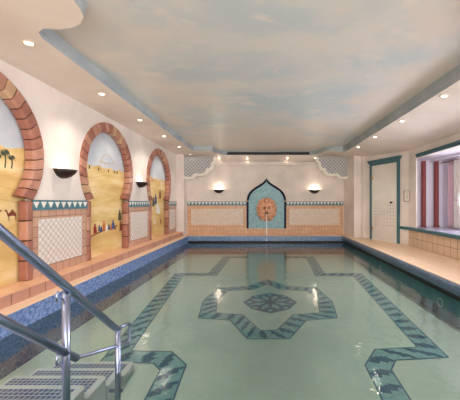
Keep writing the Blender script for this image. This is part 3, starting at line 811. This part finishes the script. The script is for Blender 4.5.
for x, y, lb in ((3.72, 6.80, 'slim red column in the bay, the left one nearer the door'), (4.02, 6.80, 'slim red column in the bay, the right one nearer the window')):
    r = thing('red_column', lb, 'column', (x, y, .425), 'slim red columns in the bay')
    b = MB(); b.lathe([(.001, .0), (.05, .0), (.05, 1.545), (.001, 1.545)], (0, 0, 0), 20); b.build('shaft', M['redcol'], r, smooth=False)
    b = MB(); b.lathe([(.051, .0), (.062, .0), (.062, .03), (.051, .04)], (0, 0, 0), 20); b.build('foot_ring', M['redcol'], r)
# curtains on the window wall
def curtain(name, y0, y1, x, z0, z1, mat, label, tie=None, n=60, amp=.025):
    b = MB(); rows = 14; vs = []; fs = []
    for j in range(rows+1):
        z = z0+(z1-z0)*j/rows
        sc = 1.0; sh = 0
        if tie is not None:
            k = math.exp(-((z-tie)/.28)**2); sc = 1-.55*k; sh = (y1-y0)*.25*k
        for i in range(n+1):
            t = i/n; y = (y0+y1)/2+(t-.5)*(y1-y0)*sc+sh
            vs.append((x+amp*math.sin(t*PI*2*max(2, (y1-y0)/.07)), y, z))
    for j in range(rows):
        for i in range(n):
            a = j*(n+1)+i; fs.append((a, a+1, a+n+2, a+n+1))
    b.add(vs, fs); o = b.build('curtain_cloth' if tie else name, mat, None, smooth=True)
    md = o.modifiers.new('thick', 'SOLIDIFY'); md.thickness = .004
    return o
pc = curtain('pink_curtain', 6.33, 6.60, 4.18, .44, 1.90, M['pinkcloth'], '', None)
pc.name = 'pink_curtain'; tag(pc, 'straight pink curtain in the bay beside the window', 'curtain')
wc = thing('white_curtain', 'white curtain tied back at the bay window', 'curtain', (4.13, 6.18, .44))
o = curtain('x', 6.02, 6.34, 4.13, .44, 1.92, M['whitecloth'], '', 1.05); o.parent = wc; o.matrix_parent_inverse = Matrix.Translation((-4.13, -6.18, -.44))
b = MB(); b.tube([(-.05, -.02, .61), (.05, -.02+.0, .6)], .012, 8); b.tube([(-.04, -.06, .60), (-.045, .0, .615), (-.04, .12, .62), (.03, .2, .66)], .012, 8); b.build('tie_back', M['pinkcloth'], wc)
b = MB(); b.tube([(4.16, .6, 1.93), (4.16, 6.86, 1.93)], .012, 10); rod = b.build('curtain_rod', M['brass']); tag(rod, 'thin curtain rod along the bay window head', 'curtain rod')
wi = bpy.data.objects.new('window_1', None); C.objects.link(wi); struct(wi)
b = MB()
for y in (.42, 1.9, 3.4, 4.9, 6.40): b.box(4.26, 4.33, y, y+.05, .62, 1.88)
b.box(4.26, 4.33, .4, 6.45, .55, .60); b.box(4.26, 4.33, .4, 6.45, 1.83, 1.88)
b.build('window_frame', M['winframe'], wi)
b = MB(); b.box(4.295, 4.30, .45, 6.42, .58, 1.85); b.build('window_pane', M['glass'], wi)

# ------------------------------------------------------------ pool steps
st = thing('pool_steps', 'white-edged underwater steps with blue grating at the near left', 'steps', (-1.22, 0.6, ZF))
treads = [(-.03, .6, .86), (-.07, .86, 1.14), (-.12, 1.14, 1.42), (-.17, 1.42, 1.69), (-.24, 1.69, 1.97), (-.33, 1.97, 2.23), (-.41, 2.23, 2.47), (-.48, 2.47, 2.70)]
def rrect(x0, x1, y0, y1, r):
    out = [(x0, y0), (x1, y0)]
    for k in range(7):
        a = PI/2*k/6; out.append((x1-r+r*math.cos(a), y1-r+r*math.sin(a)))
    return out + [(x0, y1)]
for z, y0, y1 in treads:
    lx0, lx1 = -1.93+1.22, 0.015
    b = MB()
    b.prism(rrect(lx0, lx1, y0-.6, y1-.6, .05), lambda a, y, t: (a, y, t), 0.0, z-ZF, 0)
    t_ = b.build('tread', M['stepwhite'], st, bevel=.012)
    b = MB(); b.box(lx0+.03, lx1-.055, max(0, y0-.6)+.008, y1-.6-.045, z-ZF+.0005, z-ZF+.003)
    b.build('tread_grating', M['steptop'], t_)

# ------------------------------------------------------------ handrail
hr = thing('pool_handrail', 'brushed steel double handrail going down the pool steps', 'handrail', (-1.04, 1.5, -.2))
def lp(pts): return [(x+1.04, y-1.5, z+.2) for x, y, z in pts]
def rounded(pts, r=.06, n=5):
    P = [Vector(p) for p in pts]; out = [P[0]]
    for i in range(1, len(P)-1):
        a = (P[i-1]-P[i]); c = (P[i+1]-P[i]); ra = min(r, a.length*.45, c.length*.45)
        p0 = P[i]+a.normalized()*ra; p2 = P[i]+c.normalized()*ra
        for k in range(n+1):
            t = k/n; out.append(p0*(1-t)**2+P[i]*2*t*(1-t)+p2*t*t)
    out.append(P[-1]); return out
X = -1.04
b = MB(); b.tube(rounded(lp([(X, .62, 0.0), (X, .62, 1.18), (X, .80, 1.18), (X, 2.02, .125), (X, 2.06, .10)]), .10), .0215, 16)
b.build('upper_rail', M['steel'], hr, smooth=True)
b = MB(); b.tube(lp([(X, .62, .97), (X, 1.138, .54), (X, 1.60, .14)]), .0195, 16)
b.build('lower_rail', M['steel'], hr, smooth=True)
b = MB(); b.tube(rounded(lp([(X, 1.595, .145), (X, 2.23, -.075), (X, 2.23, .075), (X, 2.03, .115)]), .03), .011, 12)
b.build('end_loop', M['steel'], hr, smooth=True)
b = MB(); b.tube(lp([(X, 1.516, -.21), (X, 1.516, .525)]), .0195, 16); b.build('post', M['steel'], hr, smooth=True)
b = MB(); b.tube(lp([(X, 2.05, -.55), (X, 2.05, .095)]), .0185, 16); b.build('post', M['steel'], hr, smooth=True)
for y, z in ((1.475, .535), (1.475, .215)):
    b = MB(); b.tube(rounded(lp([(X, y-.02, z+.02), (X-.01, y-.02, z-.035), (X, y+.045, z-.035)]), .02), .006, 8); b.build('rail_clip', M['steel'], hr, smooth=True)
b = MB(); b.tube(lp([(X-.06, 2.05, -.33), (X+.03, 2.05, -.33)]), .012, 10); b.build('wall_bracket', M['steel'], hr, smooth=True)

# inlet rings on the right pool wall
for y, lb in ((3.94, 'round white pool inlet ring on the right pool wall, nearer the camera'), (6.0, 'round white pool inlet ring on the right pool wall, farther from the camera')):
    r = thing('pool_inlet', lb, 'pool inlet', (XR+.03, y, -.36), 'pool inlet rings')
    b = MB(); P = [(-.008, .055*math.cos(2*PI*k/24), .055*math.sin(2*PI*k/24)) for k in range(25)]
    b.tube(P, .007, 8, caps=False); b.build('ring', M['white'], r, smooth=True)
    b = MB(); b.tube([(-.002, 0, 0), (-.010, 0, 0)], .050, 20); b.build('grille_plate', M['poolwall'], r)
